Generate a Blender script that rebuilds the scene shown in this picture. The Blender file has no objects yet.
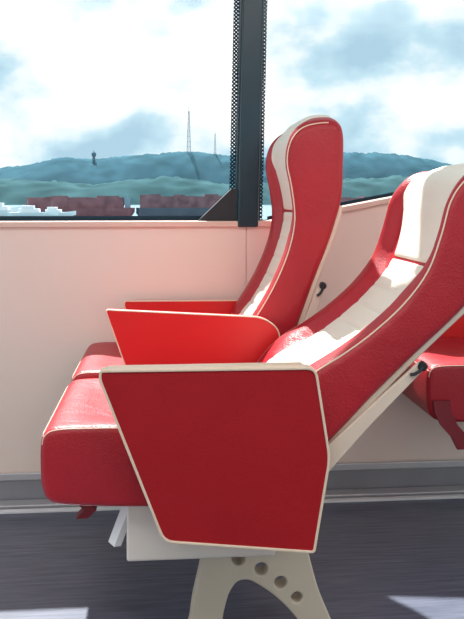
import bpy, bmesh, math, random
from mathutils import Vector, Matrix, noise
random.seed(4)
scene = bpy.context.scene
COL = scene.collection
try:
    scene.view_settings.view_transform = 'Standard'
except Exception:
    pass

# ------------------------------------------------------------------ materials
def new_mat(name):
    m = bpy.data.materials.new(name); m.use_nodes = True
    nt = m.node_tree
    return m, nt, nt.nodes['Principled BSDF']

def principled(name, col, rough=0.5, metal=0.0, var=0.06, vscale=6.0, bump=0.0, bscale=200.0, spec=0.5, crease=0.0):
    m, nt, b = new_mat(name)
    tc = nt.nodes.new('ShaderNodeTexCoord')
    n = nt.nodes.new('ShaderNodeTexNoise'); n.inputs['Scale'].default_value = vscale; n.inputs['Detail'].default_value = 4
    nt.links.new(tc.outputs['Object'], n.inputs['Vector'])
    r = nt.nodes.new('ShaderNodeValToRGB')
    c = Vector(col)
    a = c*(1-var); d = c*(1+var)
    r.color_ramp.elements[0].position = 0.3; r.color_ramp.elements[1].position = 0.7
    r.color_ramp.elements[0].color = (*a, 1); r.color_ramp.elements[1].color = (*[min(1, x) for x in d], 1)
    nt.links.new(n.outputs['Fac'], r.inputs['Fac'])
    nt.links.new(r.outputs['Color'], b.inputs['Base Color'])
    b.inputs['Roughness'].default_value = rough
    b.inputs['Metallic'].default_value = metal
    b.inputs['Specular IOR Level'].default_value = spec
    if bump > 0:
        v = nt.nodes.new('ShaderNodeTexVoronoi'); v.inputs['Scale'].default_value = bscale
        nt.links.new(tc.outputs['Object'], v.inputs['Vector'])
        bp = nt.nodes.new('ShaderNodeBump'); bp.inputs['Strength'].default_value = bump; bp.inputs['Distance'].default_value = 0.002
        nt.links.new(v.outputs['Distance'], bp.inputs['Height'])
        if crease > 0:
            n2 = nt.nodes.new('ShaderNodeTexNoise'); n2.inputs['Scale'].default_value = 11; n2.inputs['Detail'].default_value = 3; n2.inputs['Distortion'].default_value = 1.2
            nt.links.new(tc.outputs['Object'], n2.inputs['Vector'])
            b2 = nt.nodes.new('ShaderNodeBump'); b2.inputs['Strength'].default_value = crease; b2.inputs['Distance'].default_value = 0.01
            nt.links.new(n2.outputs['Fac'], b2.inputs['Height'])
            nt.links.new(b2.outputs['Normal'], bp.inputs['Normal'])
        nt.links.new(bp.outputs['Normal'], b.inputs['Normal'])
    return m

M_RED = principled('red_leather', (0.39, 0.012, 0.022), 0.40, bump=0.3, bscale=260, var=0.10, spec=0.45, crease=.25)
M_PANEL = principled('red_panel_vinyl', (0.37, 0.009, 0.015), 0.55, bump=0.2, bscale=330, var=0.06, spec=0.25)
M_PANEL2 = principled('sunlit_red_laminate', (0.62, 0.016, 0.018), 0.4, var=0.04, spec=0.4)  # brighter red: sunlight on these panels is put into the base colour
M_CREAM = principled('cream_leather', (0.82, 0.78, 0.66), 0.5, bump=0.2, bscale=240, var=0.03, crease=.06)
M_RIM = principled('cream_plastic', (0.78, 0.63, 0.48), 0.4, var=0.02)
M_PAN = principled('off_white_sheet_metal', (0.80, 0.74, 0.66), 0.4, var=0.02)
M_PIPE = principled('pale_piping', (0.74, 0.48, 0.38), 0.5, var=0.02)
M_SHELL = principled('cream_shell_plastic', (0.70, 0.59, 0.48), 0.45, var=0.03)
M_CAST = principled('beige_cast_aluminium', (0.62, 0.54, 0.42), 0.45, var=0.05)
M_BLACK = principled('black_plastic', (0.015, 0.016, 0.02), 0.35, var=0.1)
M_WALL = principled('wall_panel_paint', (0.90, 0.745, 0.65), 0.45, var=0.015, vscale=1.5)
M_SILL = principled('sill_paint', (0.80, 0.58, 0.48), 0.4, var=0.02)
M_ALU = principled('brushed_aluminium', (0.62, 0.61, 0.62), 0.35, metal=0.5, var=0.05)
M_DGREY = principled('grey_rubber', (0.26, 0.26, 0.28), 0.5, var=0.1)
M_POST = principled('dark_teal_pillar_paint', (0.005, 0.03, 0.045), 0.3, var=0.15)
M_CEIL = principled('ceiling_paint', (0.8, 0.8, 0.8), 0.6, var=0.01)
M_WHITE = principled('white_paint', (0.82, 0.82, 0.82), 0.5, var=0.03)
M_STRAP = principled('dark_red_webbing', (0.20, 0.012, 0.02), 0.7, var=0.1)

def floor_mat():
    m, nt, b = new_mat('woodgrain_vinyl_floor')
    tc = nt.nodes.new('ShaderNodeTexCoord')
    mp = nt.nodes.new('ShaderNodeMapping'); mp.inputs['Scale'].default_value = (2.0, 34.0, 1.0)
    nt.links.new(tc.outputs['Object'], mp.inputs['Vector'])
    n = nt.nodes.new('ShaderNodeTexNoise'); n.inputs['Scale'].default_value = 3.0; n.inputs['Detail'].default_value = 8; n.inputs['Roughness'].default_value = 0.65
    nt.links.new(mp.outputs['Vector'], n.inputs['Vector'])
    r = nt.nodes.new('ShaderNodeValToRGB')
    r.color_ramp.elements[0].position = 0.3; r.color_ramp.elements[1].position = 0.72
    r.color_ramp.elements[0].color = (0.050, 0.062, 0.095, 1); r.color_ramp.elements[1].color = (0.165, 0.175, 0.235, 1)
    nt.links.new(n.outputs['Fac'], r.inputs['Fac']); nt.links.new(r.outputs['Color'], b.inputs['Base Color'])
    b.inputs['Roughness'].default_value = 0.3
    bp = nt.nodes.new('ShaderNodeBump'); bp.inputs['Strength'].default_value = 0.1; bp.inputs['Distance'].default_value = 0.002
    nt.links.new(n.outputs['Fac'], bp.inputs['Height']); nt.links.new(bp.outputs['Normal'], b.inputs['Normal'])
    return m
M_FLOOR = floor_mat()

def glass_mat():
    m = bpy.data.materials.new('window_glass'); m.use_nodes = True
    nt = m.node_tree; nt.nodes.clear()
    o = nt.nodes.new('ShaderNodeOutputMaterial'); t = nt.nodes.new('ShaderNodeBsdfTransparent'); g = nt.nodes.new('ShaderNodeBsdfGlossy')
    t.inputs['Color'].default_value = (0.98, 1.0, 1.0, 1); g.inputs['Roughness'].default_value = 0.05
    mx = nt.nodes.new('ShaderNodeMixShader'); mx.inputs[0].default_value = 0.01
    nt.links.new(t.outputs[0], mx.inputs[1]); nt.links.new(g.outputs[0], mx.inputs[2]); nt.links.new(mx.outputs[0], o.inputs[0])
    return m
M_GLASS = glass_mat()

def frit_mat():
    m = bpy.data.materials.new('dotted_ceramic_frit'); m.use_nodes = True
    nt = m.node_tree; nt.nodes.clear()
    o = nt.nodes.new('ShaderNodeOutputMaterial'); t = nt.nodes.new('ShaderNodeBsdfTransparent'); d = nt.nodes.new('ShaderNodeBsdfDiffuse')
    d.inputs['Color'].default_value = (0.02, 0.04, 0.06, 1)
    tc = nt.nodes.new('ShaderNodeTexCoord'); v = nt.nodes.new('ShaderNodeTexVoronoi'); v.inputs['Scale'].default_value = 110; v.inputs['Randomness'].default_value = 0
    mp = nt.nodes.new('ShaderNodeMapping'); mp.inputs['Rotation'].default_value = (0, math.radians(45), 0)
    nt.links.new(tc.outputs['Object'], mp.inputs['Vector']); nt.links.new(mp.outputs['Vector'], v.inputs['Vector'])
    mt = nt.nodes.new('ShaderNodeMath'); mt.operation = 'LESS_THAN'; mt.inputs[1].default_value = 0.40
    nt.links.new(v.outputs['Distance'], mt.inputs[0])
    mx = nt.nodes.new('ShaderNodeMixShader')
    nt.links.new(mt.outputs[0], mx.inputs[0]); nt.links.new(d.outputs[0], mx.inputs[1]); nt.links.new(t.outputs[0], mx.inputs[2]); nt.links.new(mx.outputs[0], o.inputs[0])
    return m
M_FRIT = frit_mat()

# ------------------------------------------------------------------ helpers
def add_obj(name, data, parent=None, loc=(0, 0, 0), rot=(0, 0, 0)):
    o = bpy.data.objects.new(name, data); COL.objects.link(o)
    o.location = loc; o.rotation_euler = rot
    if parent: o.parent = parent
    return o

def mesh_obj(name, verts, faces, mat, parent=None, loc=(0, 0, 0), rot=(0, 0, 0), smooth=True, angle=40):
    me = bpy.data.meshes.new(name)
    me.from_pydata([tuple(v) for v in verts], [], faces)
    bm = bmesh.new(); bm.from_mesh(me)
    bmesh.ops.recalc_face_normals(bm, faces=bm.faces)
    for f in bm.faces: f.smooth = smooth
    if smooth:
        for e in bm.edges:
            if len(e.link_faces) == 2 and e.calc_face_angle(0) > math.radians(angle): e.smooth = False
    bm.to_mesh(me); bm.free()
    me.materials.append(mat)
    return add_obj(name, me, parent, loc, rot)

def top(o, label, category, **kw):
    o['label'] = label; o['category'] = category
    for k, v in kw.items(): o[k] = v
    return o

def box_data(boxes):
    V = []; F = []
    for (x0, x1, y0, y1, z0, z1) in boxes:
        b = len(V)
        V += [(x0, y0, z0), (x1, y0, z0), (x1, y1, z0), (x0, y1, z0), (x0, y0, z1), (x1, y0, z1), (x1, y1, z1), (x0, y1, z1)]
        F += [tuple(b+i for i in f) for f in ((0, 3, 2, 1), (4, 5, 6, 7), (0, 1, 5, 4), (1, 2, 6, 5), (2, 3, 7, 6), (3, 0, 4, 7))]
    return V, F

def bevel_mod(o, w, seg=3):
    md = o.modifiers.new('bevel', 'BEVEL'); md.width = w; md.segments = seg; md.limit_method = 'ANGLE'; md.angle_limit = math.radians(50)

def boxes(name, bl, mat, parent=None, bevel=0.0, loc=(0, 0, 0), rot=(0, 0, 0), fn=None):
    V, F = box_data(bl)
    if fn: V = [fn(*v) for v in V]
    o = mesh_obj(name, V, F, mat, parent, loc, rot, smooth=False)
    if bevel > 0: bevel_mod(o, bevel)
    return o

def round_poly(pts, r, n=6):
    out = []
    N = len(pts)
    rs = r if isinstance(r, (list, tuple)) else [r]*N
    for i in range(N):
        p = Vector(pts[i]); a = Vector(pts[i-1]); b = Vector(pts[(i+1) % N])
        d1 = (a-p); d2 = (b-p); l1 = d1.length; l2 = d2.length
        rr = min(rs[i], l1*0.45, l2*0.45)
        s = p + d1.normalized()*rr; e = p + d2.normalized()*rr
        for k in range(n+1):
            t = k/n
            q = s*(1-t)**2 + p*2*t*(1-t) + e*t*t
            out.append((q.x, q.y))
    return out

def area2(p):
    return sum(p[i-1][0]*p[i][1]-p[i][0]*p[i-1][1] for i in range(len(p)))/2

def offset_poly(pts, d):
    s = 1 if area2(pts) > 0 else -1
    out = []; N = len(pts)
    for i in range(N):
        a = Vector(pts[i-1]); b = Vector(pts[(i+1) % N])
        t = (b-a).normalized(); n = Vector((-t.y, t.x))*s
        out.append((pts[i][0]+n.x*d, pts[i][1]+n.y*d))
    return out

def slab(name, outer, y0, y1, mat, parent=None, bevel=0.003):
    N = len(outer)
    V = [(x, y0, z) for x, z in outer]+[(x, y1, z) for x, z in outer]
    F = [tuple(range(N)), tuple(range(2*N-1, N-1, -1))]+[(i, (i+1) % N, N+(i+1) % N, N+i) for i in range(N)]
    o = mesh_obj(name, V, F, mat, parent, smooth=True, angle=50)
    bevel_mod(o, bevel, 2)
    return o

def rim(name, outer, wdt, y0, y1, mat, parent=None, bevel=0.0012):
    A = offset_poly(outer, -.001); B = offset_poly(outer, wdt); N = len(outer)
    V = [(x, y0, z) for x, z in A]+[(x, y0, z) for x, z in B]+[(x, y1, z) for x, z in B]+[(x, y1, z) for x, z in A]
    F = []
    for q in range(4):
        r = (q+1) % 4
        for i in range(N):
            j = (i+1) % N
            F.append((q*N+i, q*N+j, r*N+j, r*N+i))
    o = mesh_obj(name, V, F, mat, parent, smooth=True, angle=50)
    bevel_mod(o, bevel, 2)
    return o

def plate(name, outer, holes, y0, y1, mat, parent=None, bevel=0.002, loc=(0, 0, 0), rot=(0, 0, 0)):
    cu = bpy.data.curves.new('tmp', 'CURVE'); cu.dimensions = '2D'; cu.fill_mode = 'BOTH'
    th = abs(y1-y0)
    cu.extrude = max(0.0001, th/2-bevel); cu.bevel_depth = bevel; cu.bevel_resolution = 2; cu.offset = -bevel
    for poly in [outer]+holes:
        sp = cu.splines.new('POLY'); sp.points.add(len(poly)-1)
        for i, p in enumerate(poly): sp.points[i].co = (p[0], p[1], 0, 1)
        sp.use_cyclic_u = True
    tmp = bpy.data.objects.new('tmp', cu); COL.objects.link(tmp)
    bpy.context.view_layer.update()
    dg = bpy.context.evaluated_depsgraph_get()
    me = bpy.data.meshes.new_from_object(tmp.evaluated_get(dg))
    bpy.data.objects.remove(tmp); bpy.data.curves.remove(cu)
    ym = (y0+y1)/2
    V = [(v.co.x, ym+v.co.z, v.co.y) for v in me.vertices]
    F = [tuple(p.vertices) for p in me.polygons]
    bpy.data.meshes.remove(me)
    bm = bmesh.new()
    m2 = bpy.data.meshes.new(name); m2.from_pydata(V, [], F); bm.from_mesh(m2)
    bmesh.ops.remove_doubles(bm, verts=bm.verts, dist=1e-5)
    bmesh.ops.recalc_face_normals(bm, faces=bm.faces)
    bm.to_mesh(m2); bm.free(); m2.materials.clear(); m2.materials.append(mat)
    return add_obj(name, m2, parent, loc, rot)

def tube_data(pts, r, n=8, closed=False):
    V = []; F = []; N = len(pts); P = [Vector(p) for p in pts]
    prev = None
    for i in range(N):
        a = P[i-1] if (i > 0 or closed) else P[i]; b = P[(i+1) % N] if (i < N-1 or closed) else P[i]
        t = (b-a).normalized()
        if prev is None:
            ref = Vector((0, 1, 0)) if abs(t.y) < 0.9 else Vector((1, 0, 0))
            u = t.cross(ref).normalized()
        else:
            u = (prev - t*prev.dot(t)).normalized()
        prev = u; w = t.cross(u)
        for k in range(n):
            an = 2*math.pi*k/n
            V.append(P[i]+(u*math.cos(an)+w*math.sin(an))*r)
    segs = N if closed else N-1
    for i in range(segs):
        j = (i+1) % N
        for k in range(n):
            F.append((i*n+k, i*n+(k+1) % n, j*n+(k+1) % n, j*n+k))
    if not closed:
        F.append(tuple(range(n))[::-1]); F.append(tuple((N-1)*n+k for k in range(n)))
    return V, F

def join_data(lst):
    V = []; F = []
    for v, f in lst:
        b = len(V); V += list(v); F += [tuple(b+i for i in q) for q in f]
    return V, F

def catmull(pts, n, closed=True):
    out = []; N = len(pts)
    rng = N if closed else N-1
    g = lambda i: Vector(pts[i % N]) if closed else Vector(pts[max(0, min(N-1, i))])
    for i in range(rng):
        p0, p1, p2, p3 = g(i-1), g(i), g(i+1), g(i+2)
        for k in range(n):
            t = k/n
            out.append(0.5*((2*p1)+(p2-p0)*t+(2*p0-5*p1+4*p2-p3)*t*t+(3*p1-p0-3*p2+p3)*t**3))
    if not closed: out.append(g(N-1))
    return out

def sstep(a, b, x):
    t = max(0, min(1, (x-a)/(b-a))); return t*t*(3-2*t)

class Pad:
    """padded body: side outline swept across the width with rounded flanks"""
    def __init__(s, outline, half, r, recess=None, topfn=None, n=5):
        s.P = catmull(outline, n); s.half = half; s.r = r; s.recess = recess; s.topfn = topfn
        N = len(s.P); a = area2([(p.x, p.y) for p in s.P]); sg = 1 if a > 0 else -1
        s.N = []
        for i in range(N):
            t = (s.P[(i+1) % N]-s.P[i-1]).normalized()
            s.N.append(Vector((t.y, -t.x))*sg)
    def pt(s, i, y, off=0.0):
        i %= len(s.P); p = s.P[i].copy(); nn = s.N[i]
        e = s.half-abs(y); ins = 0
        if e < s.r: ins = s.r-math.sqrt(max(0, s.r**2-(s.r-e)**2))
        d = -ins+off
        if s.recess: d -= s.recess(p, nn, y)
        p = p+nn*d
        if s.topfn: p.y -= s.topfn(p.y, y)
        return Vector((p.x, y, p.y))
    def ys(s):
        L = [s.half-s.r+s.r*math.cos(math.pi/2*k/6) for k in range(7)]
        m = 32; mid = [(s.half-s.r)*(1-2*k/m) for k in range(1, m)]
        return L+mid+[-v for v in reversed(L)]
    def data(s):
        V = []; F = []; ys = s.ys(); N = len(s.P)
        for y in ys:
            for i in range(N): V.append(s.pt(i, y))
        for j in range(len(ys)-1):
            for i in range(N):
                k = (i+1) % N
                F.append((j*N+i, j*N+k, (j+1)*N+k, (j+1)*N+i))
        for j in (0, len(ys)-1):
            F.append(tuple(j*N+i for i in range(N)))
        return V, F
    def patch(s, i0, i1, w, off=0.004, bulge=0.006, ribs=0, ribd=0.004, wfn=None):
        V = []; F = []; m = 24; K = i1-i0; sub = 3
        rows = K*sub
        for a in range(rows+1):
            fi = i0+a/sub; i = int(math.floor(fi)); fr = fi-i
            ww = w if wfn is None else w*wfn(a/rows)
            for b in range(m+1):
                y = -ww+2*ww*b/m
                eb = 1-abs(2*b/m-1)**6; ea = 1-abs(2*a/rows-1)**24
                o = off*1.0+bulge*eb
                if ribs:
                    ph = (a/rows*ribs) % 1.0
                    o -= ribd*(math.exp(-((ph-0.5)/0.08)**2))*eb
                if b in (0, m) or a in (0, rows): o = -0.006
                else: o = o*min(1, ea+0.3)
                p = s.pt(i, y, o)*(1-fr)+s.pt(i+1, y, o)*fr
                V.append(p)
        for a in range(rows):
            for b in range(m):
                F.append((a*(m+1)+b, a*(m+1)+b+1, (a+1)*(m+1)+b+1, (a+1)*(m+1)+b))
        return V, F

# ------------------------------------------------------------------ seat parts
HALF = 0.220
FRONT = [(-.038, .02), (-.040, .09), (-.018, .16), (.022, .225), (.057, .29), (.089, .37), (.104, .45), (.096, .53), (.084, .595), (.087, .65), (.104, .695), (.136, .722)]
REAR = [(.190, .732), (.226, .724), (.240, .69), (.240, .60), (.236, .51), (.218, .44), (.194, .37), (.160, .285), (.118, .17), (.089, .08), (.06, .01), (.01, -.01)]
NSUB = 5
def back_recess(p, nn, y):
    f = sstep(.10, .6, -nn.x)
    z = p.y
    hd = sstep(.38, .50, z)
    lo = .110+.045*hd; hi = .165+.035*hd
    w = 1-sstep(lo, hi, abs(y))
    return f*w*sstep(.06, .22, z)*(.026+.004*hd-.012*sstep(.60, .68, z))
def back_top(z, y):
    return .026*(abs(y)/HALF)**6*sstep(.55, .73, z)
BACK = Pad(FRONT+REAR, HALF, .018, back_recess, back_top, NSUB)
CUSH_OUT = [(-.240, .492), (-.241, .45), (-.238, .41), (-.226, .382), (-.19, .370), (-.05, .362), (.12, .362), (.25, .37), (.262, .43), (.255, .50), (.20, .515), (.08, .518), (-.05, .523), (-.15, .525), (-.212, .523), (-.234, .511)]
def cush_recess(p, nn, y):
    return sstep(.5, .9, nn.y)*(1-sstep(.10, .19, abs(y)))*.010*sstep(-.2, -.1, p.x)
CUSH = Pad(CUSH_OUT, HALF-.003, .014, cush_recess, None, 5)

def make_seat(name, px, yc, recline, label, middle=None, aisle=False, wallarm=False, pedestal=False, beam=(0, 0), strap=0, strut=True):
    root = add_obj(name, None, None, (px, yc, 0)); root.empty_display_size = 0.2
    top(root, label, 'seat', group='high-backed passenger seats in rows')
    V, F = CUSH.data()
    cu = mesh_obj('seat_cushion', V, F, M_RED, root)
    L = []
    for sgn in (1, -1):
        pp = [CUSH.pt(i, sgn*(CUSH.half-.004), .0004) for i in range(5*10, 5*16+1)]
        L.append(tube_data(pp, .0014, 6))
    pp = [CUSH.pt(5*15+1, CUSH.half*.97*(1-2*k/20), .0004) for k in range(21)]
    L.append(tube_data(pp, .0013, 6))
    V, F = join_data(L)
    pipe = mesh_obj('piping', V, F, M_PIPE, cu); pipe['label'] = 'pale piping along the cushion seams'
    if not strap:
        st = mesh_obj('strap', *tube_flat([(-.165, -.16, .385), (-.168, -.16, .36), (-.155, -.158, .345), (-.172, -.155, .328)], .035, .004), M_STRAP, cu)
    else:
        st = mesh_obj('strap', *tube_flat([(-.225, -.222, .43), (-.222, -.224, .40), (-.205, -.228, .365), (-.178, -.230, .335), (-.160, -.228, .300)], .010, .026), M_STRAP, cu)
    st['label'] = 'dark red webbing tab'
    V, F = BACK.data()
    bk = mesh_obj('backrest', V, F, M_RED, root, loc=(.24, 0, .47), rot=(0, math.radians(recline), 0))
    V, F = BACK.patch(NSUB*6+1, NSUB*12+3, .184, off=.003, bulge=.003, wfn=lambda t: .70+.30*sstep(0, .40, t))
    hi = mesh_obj('headrest_insert', V, F, M_CREAM, bk, angle=60); hi['label'] = 'smooth cream leather headrest panel'
    V, F = BACK.patch(NSUB*0+2, NSUB*6+1, .128, off=.003, bulge=.003, ribs=9, ribd=.0045)
    li = mesh_obj('lumbar_insert', V, F, M_CREAM, bk, angle=60); li['label'] = 'ribbed cream leather centre panel'
    for sgn in (1, -1):
        pp = [BACK.pt(i, sgn*(HALF-.006), .0008) for i in range(0, NSUB*12+2)]
        V, F = tube_data(pp, .0019, 6)
        mesh_obj('piping', V, F, M_RIM, bk)
    sh_in = [(.230, .48), (.218, .44), (.194, .38), (.160, .295), (.118, .18), (.089, .09), (.06, .02)]
    sh_out = [(.074, -.01), (.099, .06), (.127, .15), (.168, .27), (.202, .36), (.225, .42), (.240, .48)]
    SH = Pad([(x-.01, z) for x, z in sh_in]+sh_out, HALF-.014, .006, None, None, 3)
    V, F = SH.data()
    mesh_obj('back_shell', V, F, M_SHELL, bk)
    y = -(HALF+.002); lx, lz = .182, .272
    n = 20; Vc = []; Fc = []
    for (yy2, rr) in ((y+.012, .010), (y, .010), (y-.004, .007)):
        for k in range(n):
            a = 2*math.pi*k/n; Vc.append((lx+rr*math.cos(a), yy2, lz+rr*math.sin(a)))
    for j in range(2):
        for k in range(n): Fc.append((j*n+k, j*n+(k+1) % n, (j+1)*n+(k+1) % n, (j+1)*n+k))
    Fc.append(tuple(2*n+k for k in range(n))); Fc.append(tuple(range(n)))
    V, F = join_data([(Vc, Fc), tube_data([(lx, y-.001, lz), (lx-.003, y-.002, lz-.012), (lx-.010, y-.001, lz-.022), (lx-.017, y-.001, lz-.026)], .0035)])
    mesh_obj('recline_lever', V, F, M_BLACK, bk)
    slab('hinge_arm', round_poly([(.056, -.10), (.076, -.095), (.136, .11), (.189, .268), (.186, .282), (.174, .28), (.10, .10), (.06, .0)], .008), -(HALF-.012), -(HALF-.002), M_SHELL, bk, .002)
    if strut:
        fb = [(-.075, .23, -.17, .17, .235, .365), (.0, .06, beam[0], beam[1], .27, .33), (.15, .21, beam[0], beam[1], .27, .33)]
    else:
        fb = [(.03, .25, -.15, .17, .30, .365), (.15, .21, beam[0], beam[1], .28, .33)]
    fr = boxes('seat_frame', fb, M_PAN, root, bevel=.006)
    fr['label'] = 'off-white sheet-metal seat frame'
    if strut:
        for sy in (-.15, .15):
            mesh_obj('foot_strut', *tube_data([(-.06, sy, .37), (-.10, sy, .265)], .014, 4), M_WHITE, root)
    armpoly = [(-.121, .646), (.296, .644), (.324, .466), (.293, .283), (.000, .315), (-.122, .628)]
    rr = [.008, .02, .02, .008, .02, .012]
    if aisle:
        o = round_poly(armpoly, rr); y0 = 1.50-yc
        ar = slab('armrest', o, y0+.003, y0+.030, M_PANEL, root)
        ar['label'] = 'deep red vinyl side panel of the armrest'
        rim('armrest_rim', o, .004, y0, y0+.032, M_RIM, ar)
        boxes('armrest_cap', [(-.110, .275, y0+.006, y0+.044, .637, .6475)], M_RIM, ar, bevel=.004)
    if middle is not None:
        y0 = 2.0-yc
        poly = [(-.148, .692), (.255, .668), (.300, .636), (.30, .55), (.25, .47), (-.07, .47)]
        o = round_poly(poly, [.01, .04, .03, .02, .05, .03])
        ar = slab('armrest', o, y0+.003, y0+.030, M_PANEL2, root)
        ar['label'] = 'red armrest panel coloured as if sunlit, tilted slightly upward'
        rim('armrest_rim', o, .0025, y0+.001, y0+.012, M_RIM, ar)
    if wallarm:
        y0 = 2.496-yc
        o = round_poly([(x-.003, z+.004) for x, z in armpoly], rr)
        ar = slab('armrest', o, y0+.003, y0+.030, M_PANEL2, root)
        rim('armrest_rim', o, .003, y0, y0+.015, M_RIM, ar)
    if pedestal:
        yp = 1.70-yc
        # stout near-vertical column with a diagonal, hole-drilled brace running back to the floor
        outer = [(.076, .262), (.306, .256), (.316, .20), (.340, .11), (.378, .02), (.395, .0), (.325, .0), (.296, .045), (.262, .085), (.222, .118), (.186, .140), (.160, .138), (.142, .112), (.128, .06), (.124, .0), (.034, .0), (.038, .016), (.056, .04), (.062, .09), (.078, .16), (.090, .215)]
        oc = round_poly(outer, .03, 4)
        def circ(cx, cz, r): return [(cx+r*math.cos(2*math.pi*k/20), cz+r*math.sin(2*math.pi*k/20)) for k in range(20)][::-1]
        holes = [circ(.163, .186, .0150), circ(.213, .161, .0145), circ(.256, .130, .0135), circ(.292, .096, .012)]
        pd = plate('pedestal', oc, holes, yp, yp+.045, M_CAST, root, .004)
        pd['label'] = 'beige cast-metal pedestal leg with round holes'
        boxes('mounting_bracket', [(.14, .25, yp-.014, yp+.07, .212, .238)], M_BLACK, pd, bevel=.006)
    return root

def tube_flat(pts, w, t):
    V = []; F = []
    for i, p in enumerate(pts):
        x, y, z = p
        V += [(x-.004, y-w/2, z), (x+t+.016, y-w/2, z), (x+t+.016, y+w/2, z), (x-.004, y+w/2, z)]
    n = len(pts)
    for i in range(n-1):
        for k in range(4):
            F.append((i*4+k, i*4+(k+1) % 4, (i+1)*4+(k+1) % 4, (i+1)*4+k))
    F.append((0, 1, 2, 3)); F.append(tuple((n-1)*4+k for k in range(4)))
    return V, F

make_seat('passenger_seat', 0, 1.768, 26.5, 'reclined red leather seat with cream centre stripe beside the aisle', aisle=True, pedestal=True, beam=(-.17, .29))
make_seat('passenger_seat', 0, 2.27, 0, 'upright red leather seat with cream centre stripe beside the window', middle=True, wallarm=True, beam=(-.2, .295))
make_seat('passenger_seat', .95, 2.27, 0, 'red leather seat of the next row beside the window wall', wallarm=True, beam=(-.2, .295), strap=1, strut=False)

# ------------------------------------------------------------------ room
WY = 2.57
def struct(o): o['kind'] = 'structure'; return o
XL, XR = -3.0, 3.6
YB = -1.4
struct(boxes('floor', [(XL, XR, YB, WY+.12, -.1, 0)], M_FLOOR))
struct(boxes('ceiling', [(XL, XR, YB, WY+.12, 2.35, 2.45)], M_CEIL))
struct(boxes('wall_front', [(XL, XR, YB-.1, YB, 0, .92), (XL, XR, YB-.1, YB, 2.12, 2.35)], M_WALL))
SZ = .893
SEAM = .272
XS0, XS1, SLOPE = .345, 1.05, .19
SZ2 = SZ+(XS1-XS0)*SLOPE
def ramp(x): return SZ+SLOPE*(max(XS0, min(XS1, x))-XS0)
def strip(name, y0, y1, a, b, mat, xs, bevel=0):
    V = []; F = []
    for x in xs:
        z = ramp(x); V += [(x, y0, z+a), (x, y1, z+a), (x, y1, z+b), (x, y0, z+b)]
    n = len(xs)
    for i in range(n-1):
        for k in range(4): F.append((i*4+k, i*4+(k+1) % 4, (i+1)*4+(k+1) % 4, (i+1)*4+k))
    F.append((0, 1, 2, 3)); F.append(tuple((n-1)*4+k for k in range(4)))
    o = mesh_obj(name, V, F, mat, smooth=False)
    if bevel: bevel_mod(o, bevel)
    return struct(o)
V, F = box_data([(XL, SEAM-.002, WY, WY+.1, .0, SZ), (SEAM+.002, XS0, WY, WY+.1, .0, SZ), (XS0, XS1, WY, WY+.1, .0, SZ), (XS1, XR, WY, WY+.1, .0, SZ2), (SEAM-.002, SEAM+.002, WY+.006, WY+.1, 0, SZ), (XL, XR, WY, WY+.1, 2.12, 2.35)])
V = [(x, y, SZ2) if (abs(x-XS1) < 1e-6 and abs(z-SZ) < 1e-6) else (x, y, z) for x, y, z in V]
struct(mesh_obj('wall_back', V, F, M_WALL, smooth=False))
strip('trim_1', WY-.015, WY+.055, -.012, .008, M_SILL, [XL, XS0, XS1, XR], .004)
strip('trim_2', WY+.055, WY+.065, .004, .0105, M_BLACK, [XL, XS0, XS1, XR])
strip('trim_3', WY+.062, WY+.0635, .0105, .024, M_FRIT, [XL, .24])
strip('trim_11', WY+.062, WY+.0635, .0105, .020, M_FRIT, [.35, XS1, XR])
struct(boxes('window_1', [(XL, .255, WY+.065, WY+.072, SZ, 2.14)], M_GLASS))
struct(boxes('window_2', [(.345, XR, WY+.065, WY+.072, SZ, 2.14)], M_GLASS))
lean = lambda x, y, z: (x+(z-1.63)*.024, y, z)
struct(boxes('trim_4', [(.260, .328, WY-.02, WY+.08, SZ-.012, 2.14)], M_POST, bevel=.006, fn=lean))
struct(boxes('trim_5', [(.236, .260, WY+.055, WY+.06, SZ+.01, 2.14)], M_FRIT, fn=lean))
struct(boxes('trim_12', [(.328, .350, WY+.055, WY+.06, SZ+.01, 2.14)], M_FRIT, fn=lean))
struct(boxes('trim_6', [(.254, .2595, WY+.0, WY+.06, SZ+.01, 2.14), (.3285, .334, WY+.0, WY+.06, SZ+.01, 2.14)], M_POST, fn=lean))
V = [(.115, WY+.005, SZ+.009), (.262, WY+.005, SZ+.009), (.262, WY+.005, SZ+.115), (.225, WY+.005, SZ+.115)]
V2 = [(x, y+.05, z) for x, y, z in V]
struct(mesh_obj('trim_7', V+V2, [(0, 1, 2, 3), (7, 6, 5, 4), (0, 4, 5, 1), (1, 5, 6, 2), (2, 6, 7, 3), (3, 7, 4, 0)], M_BLACK, smooth=False))
struct(boxes('baseboard_back', [(XL, XR, WY-.012, WY, .0, .088)], M_DGREY, bevel=.003))
struct(boxes('trim_8', [(XL, XR, WY-.018, WY-.010, .072, .095)], M_ALU, bevel=.003))
struct(boxes('trim_9', [(XL, XR, WY-.07, WY-.02, .0, .012)], M_ALU, bevel=.003))
struct(boxes('trim_10', [(XL, XR, WY-.105, WY-.085, .0, .008)], M_WHITE, bevel=.002))

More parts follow.
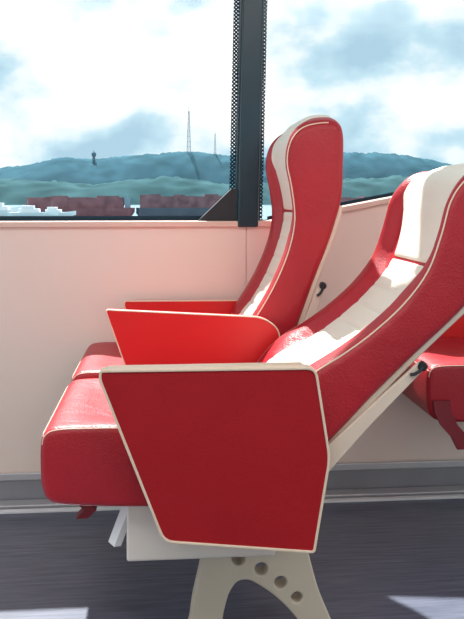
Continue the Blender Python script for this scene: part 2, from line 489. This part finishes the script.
# ------------------------------------------------------------------ outside
def sea_mat():
    m, nt, b = new_mat('sea_water')
    b.inputs['Base Color'].default_value = (0.10, 0.22, 0.28, 1); b.inputs['Roughness'].default_value = 0.25
    n = nt.nodes.new('ShaderNodeTexNoise'); n.inputs['Scale'].default_value = 0.5
    tc = nt.nodes.new('ShaderNodeTexCoord'); nt.links.new(tc.outputs['Object'], n.inputs['Vector'])
    bp = nt.nodes.new('ShaderNodeBump'); bp.inputs['Strength'].default_value = 0.6
    nt.links.new(n.outputs['Fac'], bp.inputs['Height']); nt.links.new(bp.outputs['Normal'], b.inputs['Normal'])
    return m
sea = mesh_obj('sea', [(-2500, 6, -3), (3500, 6, -3), (3500, 3000, -3), (-2500, 3000, -3)], [(0, 1, 2, 3)], sea_mat(), smooth=False)
top(sea, 'calm blue-grey harbour water', 'sea', kind='stuff')

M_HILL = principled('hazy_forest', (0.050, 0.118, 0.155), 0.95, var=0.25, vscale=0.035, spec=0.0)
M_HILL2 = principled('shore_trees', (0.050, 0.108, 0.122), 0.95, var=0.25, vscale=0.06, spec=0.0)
def interp(tab, x):
    if x <= tab[0][0]: return tab[0][1]
    for (a, b), (c, d) in zip(tab, tab[1:]):
        if x <= c: return b+(d-b)*(x-a)/(c-a)
    return tab[-1][1]
def hill(name, Y, depth, tab, mat, jag, label, x0=-1100, x1=1600, step=6):
    V = []; F = []; nx = int((x1-x0)/step); ny = 16
    for j in range(ny+1):
        for i in range(nx+1):
            x = x0+i*step; y = Y+depth*j/ny
            env = math.sin(min(1, j/ny*1.25)*math.pi/2)
            h = interp(tab, x)*env+jag*.6*noise.noise(Vector((x*.05, j*.5, 3)))*env+jag*.7*noise.noise(Vector((x*.19, j*.9, 7)))*env*sstep(.5, .9, j/ny)
            V.append((x, y, -3+h))
    for j in range(ny):
        for i in range(nx):
            a = j*(nx+1)+i; F.append((a, a+1, a+nx+2, a+nx+1))
    o = mesh_obj(name, V, F, mat, smooth=True, angle=180)
    return top(o, label, 'hill')
tabf = [(-700, 25), (-293, 60), (-240, 66), (-186, 80), (-120, 77), (-60, 84), (45, 92), (110, 86), (240, 78), (323, 92), (420, 90), (500, 78), (620, 50), (900, 30)]
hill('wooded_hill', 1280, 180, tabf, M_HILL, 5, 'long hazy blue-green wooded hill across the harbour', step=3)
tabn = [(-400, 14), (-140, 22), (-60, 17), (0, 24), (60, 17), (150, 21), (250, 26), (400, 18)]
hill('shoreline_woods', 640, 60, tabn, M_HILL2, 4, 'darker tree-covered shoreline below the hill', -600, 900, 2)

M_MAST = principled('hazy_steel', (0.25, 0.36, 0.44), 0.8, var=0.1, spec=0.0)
def lattice(name, x, y, z0, h, w, label):
    L = []
    def c(t, sx, sy): k = w/2*(1-.75*t); return (x+sx*k, y+sy*k, z0+h*t)
    for sx in (-1, 1):
        for sy in (-1, 1): L.append(tube_data([c(0, sx, sy), c(1, sx, sy)], w*.055, 4))
    n = 9
    for i in range(n):
        t0, t1 = i/n, (i+1)/n
        for a, b in (((-1, -1), (1, -1)), ((1, -1), (1, 1)), ((1, 1), (-1, 1)), ((-1, 1), (-1, -1))):
            L.append(tube_data([c(t0, *a), c(t1, *b)], w*.04, 4)); L.append(tube_data([c(t1, *a), c(t1, *b)], w*.04, 4))
    L.append(tube_data([(x, y, z0+h), (x, y, z0+h*1.12)], w*.05, 5))
    V, F = join_data(L)
    return top(mesh_obj(name, V, F, M_MAST, smooth=False), label, 'radio mast')
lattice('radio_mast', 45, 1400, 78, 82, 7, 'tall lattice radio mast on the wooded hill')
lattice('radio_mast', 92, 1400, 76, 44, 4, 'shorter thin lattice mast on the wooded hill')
def lathe(prof, cx, cy, n=16):
    V = []; F = []
    for r, z in prof:
        for k in range(n): V.append((cx+r*math.cos(2*math.pi*k/n), cy+r*math.sin(2*math.pi*k/n), z))
    for j in range(len(prof)-1):
        for k in range(n): F.append((j*n+k, j*n+(k+1) % n, (j+1)*n+(k+1) % n, (j+1)*n+k))
    F.append(tuple(range(n))); F.append(tuple((len(prof)-1)*n+k for k in range(n)))
    return V, F
wt = mesh_obj('water_tower', *lathe([(3, 66), (2.4, 77), (4, 79), (4, 83), (2, 85), (.4, 86), (.3, 89)], -122, 1390), principled('hazed_concrete', (.10, .18, .24), .8, spec=0))  # distance haze blended into the tower's concrete colour
top(wt, 'small round water tower on the hill', 'tower')

M_HULL = principled('hazed_red_hull', (0.23, 0.105, 0.12), 0.85, var=0.3, vscale=0.5, spec=.1)  # hull red paled with painted-in harbour haze
M_HULL2 = principled('hazed_brown_cargo', (0.22, 0.115, 0.13), 0.85, var=0.35, vscale=0.6, spec=.1)  # same haze mixed into the cargo brown
M_DHULL = principled('dark_blue_hull', (0.08, 0.11, 0.15), 0.7, var=0.2, vscale=0.3)
def barge(x, y, L, H, label, mats):
    h = L/2
    V = []; F = []
    secs = [(-h, .55, .9), (-h*.95, .95, .2), (h*.93, 1, 0), (h, .6, 1.2)]
    for sx, sw, rz in secs:
        wdt = 3*sw
        V += [(x+sx, y-wdt, -3+rz), (x+sx, y+wdt, -3+rz), (x+sx, y+wdt, -.8), (x+sx, y-wdt, -.8)]
    for i in range(3):
        for k in range(4): F.append((i*4+k, i*4+(k+1) % 4, (i+1)*4+(k+1) % 4, (i+1)*4+k))
    F.append((0, 1, 2, 3)); F.append((12, 13, 14, 15))
    b = mesh_obj('cargo_barge', V, F, mats[0], smooth=False)
    top(b, label, 'barge', group='moored cargo barges in the harbour')
    bx = []
    xx = x-h*.93
    while xx < x+h*.78:
        w = random.uniform(1.5, 3.2); t = random.uniform(.80, 1)*(H+.8)
        bx.append((xx, min(xx+w, x+h*.8), y-2.4, y+2.4, -.8, -.8+t)); xx += w
    boxes('cargo', bx, mats[1], b)
    boxes('wheelhouse', [(x+h*.83, x+h*.92, y-1.6, y+1.6, -.8, H*.8), (x+h*.87, x+h*.875, y-.05, y+.05, H*.8, H+.8)], M_MAST, b)
    return b
barge(-19.2, 182, 25, 2.0, 'long haze-toned red cargo barge moored in the harbour', (M_HULL, M_HULL))
barge(6.2, 183, 25, 2.4, 'long dark-hulled barge with haze-toned brown cargo beside the window pillar', (M_DHULL, M_HULL2))
barge(46, 185, 24, 2.0, 'dark barge with haze-toned brown cargo moored near shore', (M_DHULL, M_HULL2))
M_BOAT = principled('bright_white_gelcoat', (0.80, 0.84, 0.86), 0.4, var=0.02)
def boat(x, y, s, label):
    V = []; F = []
    secs = [(-3.0, 1.0, .1), (-1, 1.15, 0), (1.5, .95, .1), (3.4, .08, .7)]
    for sx, w, rz in secs:
        V += [(x+sx*s, y-w*.5*s, -3+rz*s), (x+sx*s, y+w*.5*s, -3+rz*s), (x+sx*s, y+w*s, -3+(1.1+rz*.4)*s), (x+sx*s, y-w*s, -3+(1.1+rz*.4)*s)]
    for i in range(3):
        for k in range(4): F.append((i*4+k, i*4+(k+1) % 4, (i+1)*4+(k+1) % 4, (i+1)*4+k))
    F.append((0, 1, 2, 3)); F.append((12, 13, 14, 15))
    b = mesh_obj('motorboat', V, F, M_BOAT, smooth=False)
    top(b, label, 'boat', group='white motorboats in the harbour')
    boxes('cabin', [(x-1.6*s, x+1.0*s, y-.7*s, y+.7*s, -3+1.05*s, -3+1.6*s), (x-1.3*s, x+.3*s, y-.6*s, y+.6*s, -3+1.6*s, -3+2.0*s)], M_BOAT, b, bevel=.1)
    boxes('mast', [(x-.6*s, x-.55*s, y-.04, y+.04, -3+2.0*s, -3+2.8*s)], M_MAST, b)
    return b
boat(-32.5, 160, 1.7, 'white motorboat with a small cabin')
boat(-25.0, 152, 1.45, 'smaller white motorboat alongside another')
boat(-36.5, 172, 1.9, 'white motorboat moored farther out')
boat(-22.5, 166, 1.25, 'small open white launch')

# ------------------------------------------------------------------ sky / lights
w = bpy.data.worlds.new('sky'); scene.world = w; w.use_nodes = True
nt = w.node_tree; nt.nodes.clear()
out = nt.nodes.new('ShaderNodeOutputWorld'); bg = nt.nodes.new('ShaderNodeBackground')
tc = nt.nodes.new('ShaderNodeTexCoord'); mp = nt.nodes.new('ShaderNodeMapping'); mp.inputs['Scale'].default_value = (1, 1, 1.4); mp.inputs['Location'].default_value = (5.3, 2.2, 1.65)
n = nt.nodes.new('ShaderNodeTexNoise'); n.inputs['Scale'].default_value = 7.0; n.inputs['Detail'].default_value = 7; n.inputs['Roughness'].default_value = 0.48
r = nt.nodes.new('ShaderNodeValToRGB')
e = r.color_ramp.elements
e[0].position = 0.36; e[0].color = (0.45, 0.65, 0.79, 1)
e[1].position = 0.57; e[1].color = (1.14, 1.14, 1.14, 1)
x = e.new(0.44); x.color = (0.60, 0.81, 0.92, 1)
x = e.new(0.495); x.color = (0.90, 0.98, 1.02, 1)
nt.links.new(tc.outputs['Generated'], mp.inputs['Vector']); nt.links.new(mp.outputs['Vector'], n.inputs['Vector'])
nt.links.new(n.outputs['Fac'], r.inputs['Fac']); nt.links.new(r.outputs['Color'], bg.inputs['Color'])
bg.inputs['Strength'].default_value = 1.03
nt.links.new(bg.outputs[0], out.inputs[0])

sd = bpy.data.lights.new('sun', 'SUN'); sd.energy = 12.0; sd.angle = math.radians(1.0); sd.color = (1, .97, .93)
so = bpy.data.objects.new('sun', sd); COL.objects.link(so)
so.rotation_euler = Vector((.13, -.675, -.9)).to_track_quat('-Z', 'Y').to_euler(); so.location = (0, 10, 12)
def area(name, loc, target, size, sy, e, col=(1, 1, 1)):
    d = bpy.data.lights.new(name, 'AREA'); d.shape = 'RECTANGLE'; d.size = size; d.size_y = sy; d.energy = e; d.color = col
    o = bpy.data.objects.new(name, d); COL.objects.link(o); o.location = loc
    o.rotation_euler = (Vector(target)-Vector(loc)).to_track_quat('-Z', 'Y').to_euler()
area('ceiling_fill', (0.3, .3, 2.3), (0.3, .9, 0), 3.0, .8, 38, (1, .93, .88))  # added fill lamp to brighten the cabin, no known fixture

# ------------------------------------------------------------------ camera
cd = bpy.data.cameras.new('camera'); cam = bpy.data.objects.new('camera', cd); COL.objects.link(cam)
cd.sensor_fit = 'VERTICAL'; cd.sensor_height = 24; cd.sensor_width = 18; cd.lens = 782/619*24; cd.shift_y = -109.5/619
cd.clip_start = .05; cd.clip_end = 5000
cam.location = (0, 0, .97); cam.rotation_euler = (math.radians(90), 0, math.radians(-5))
scene.camera = cam
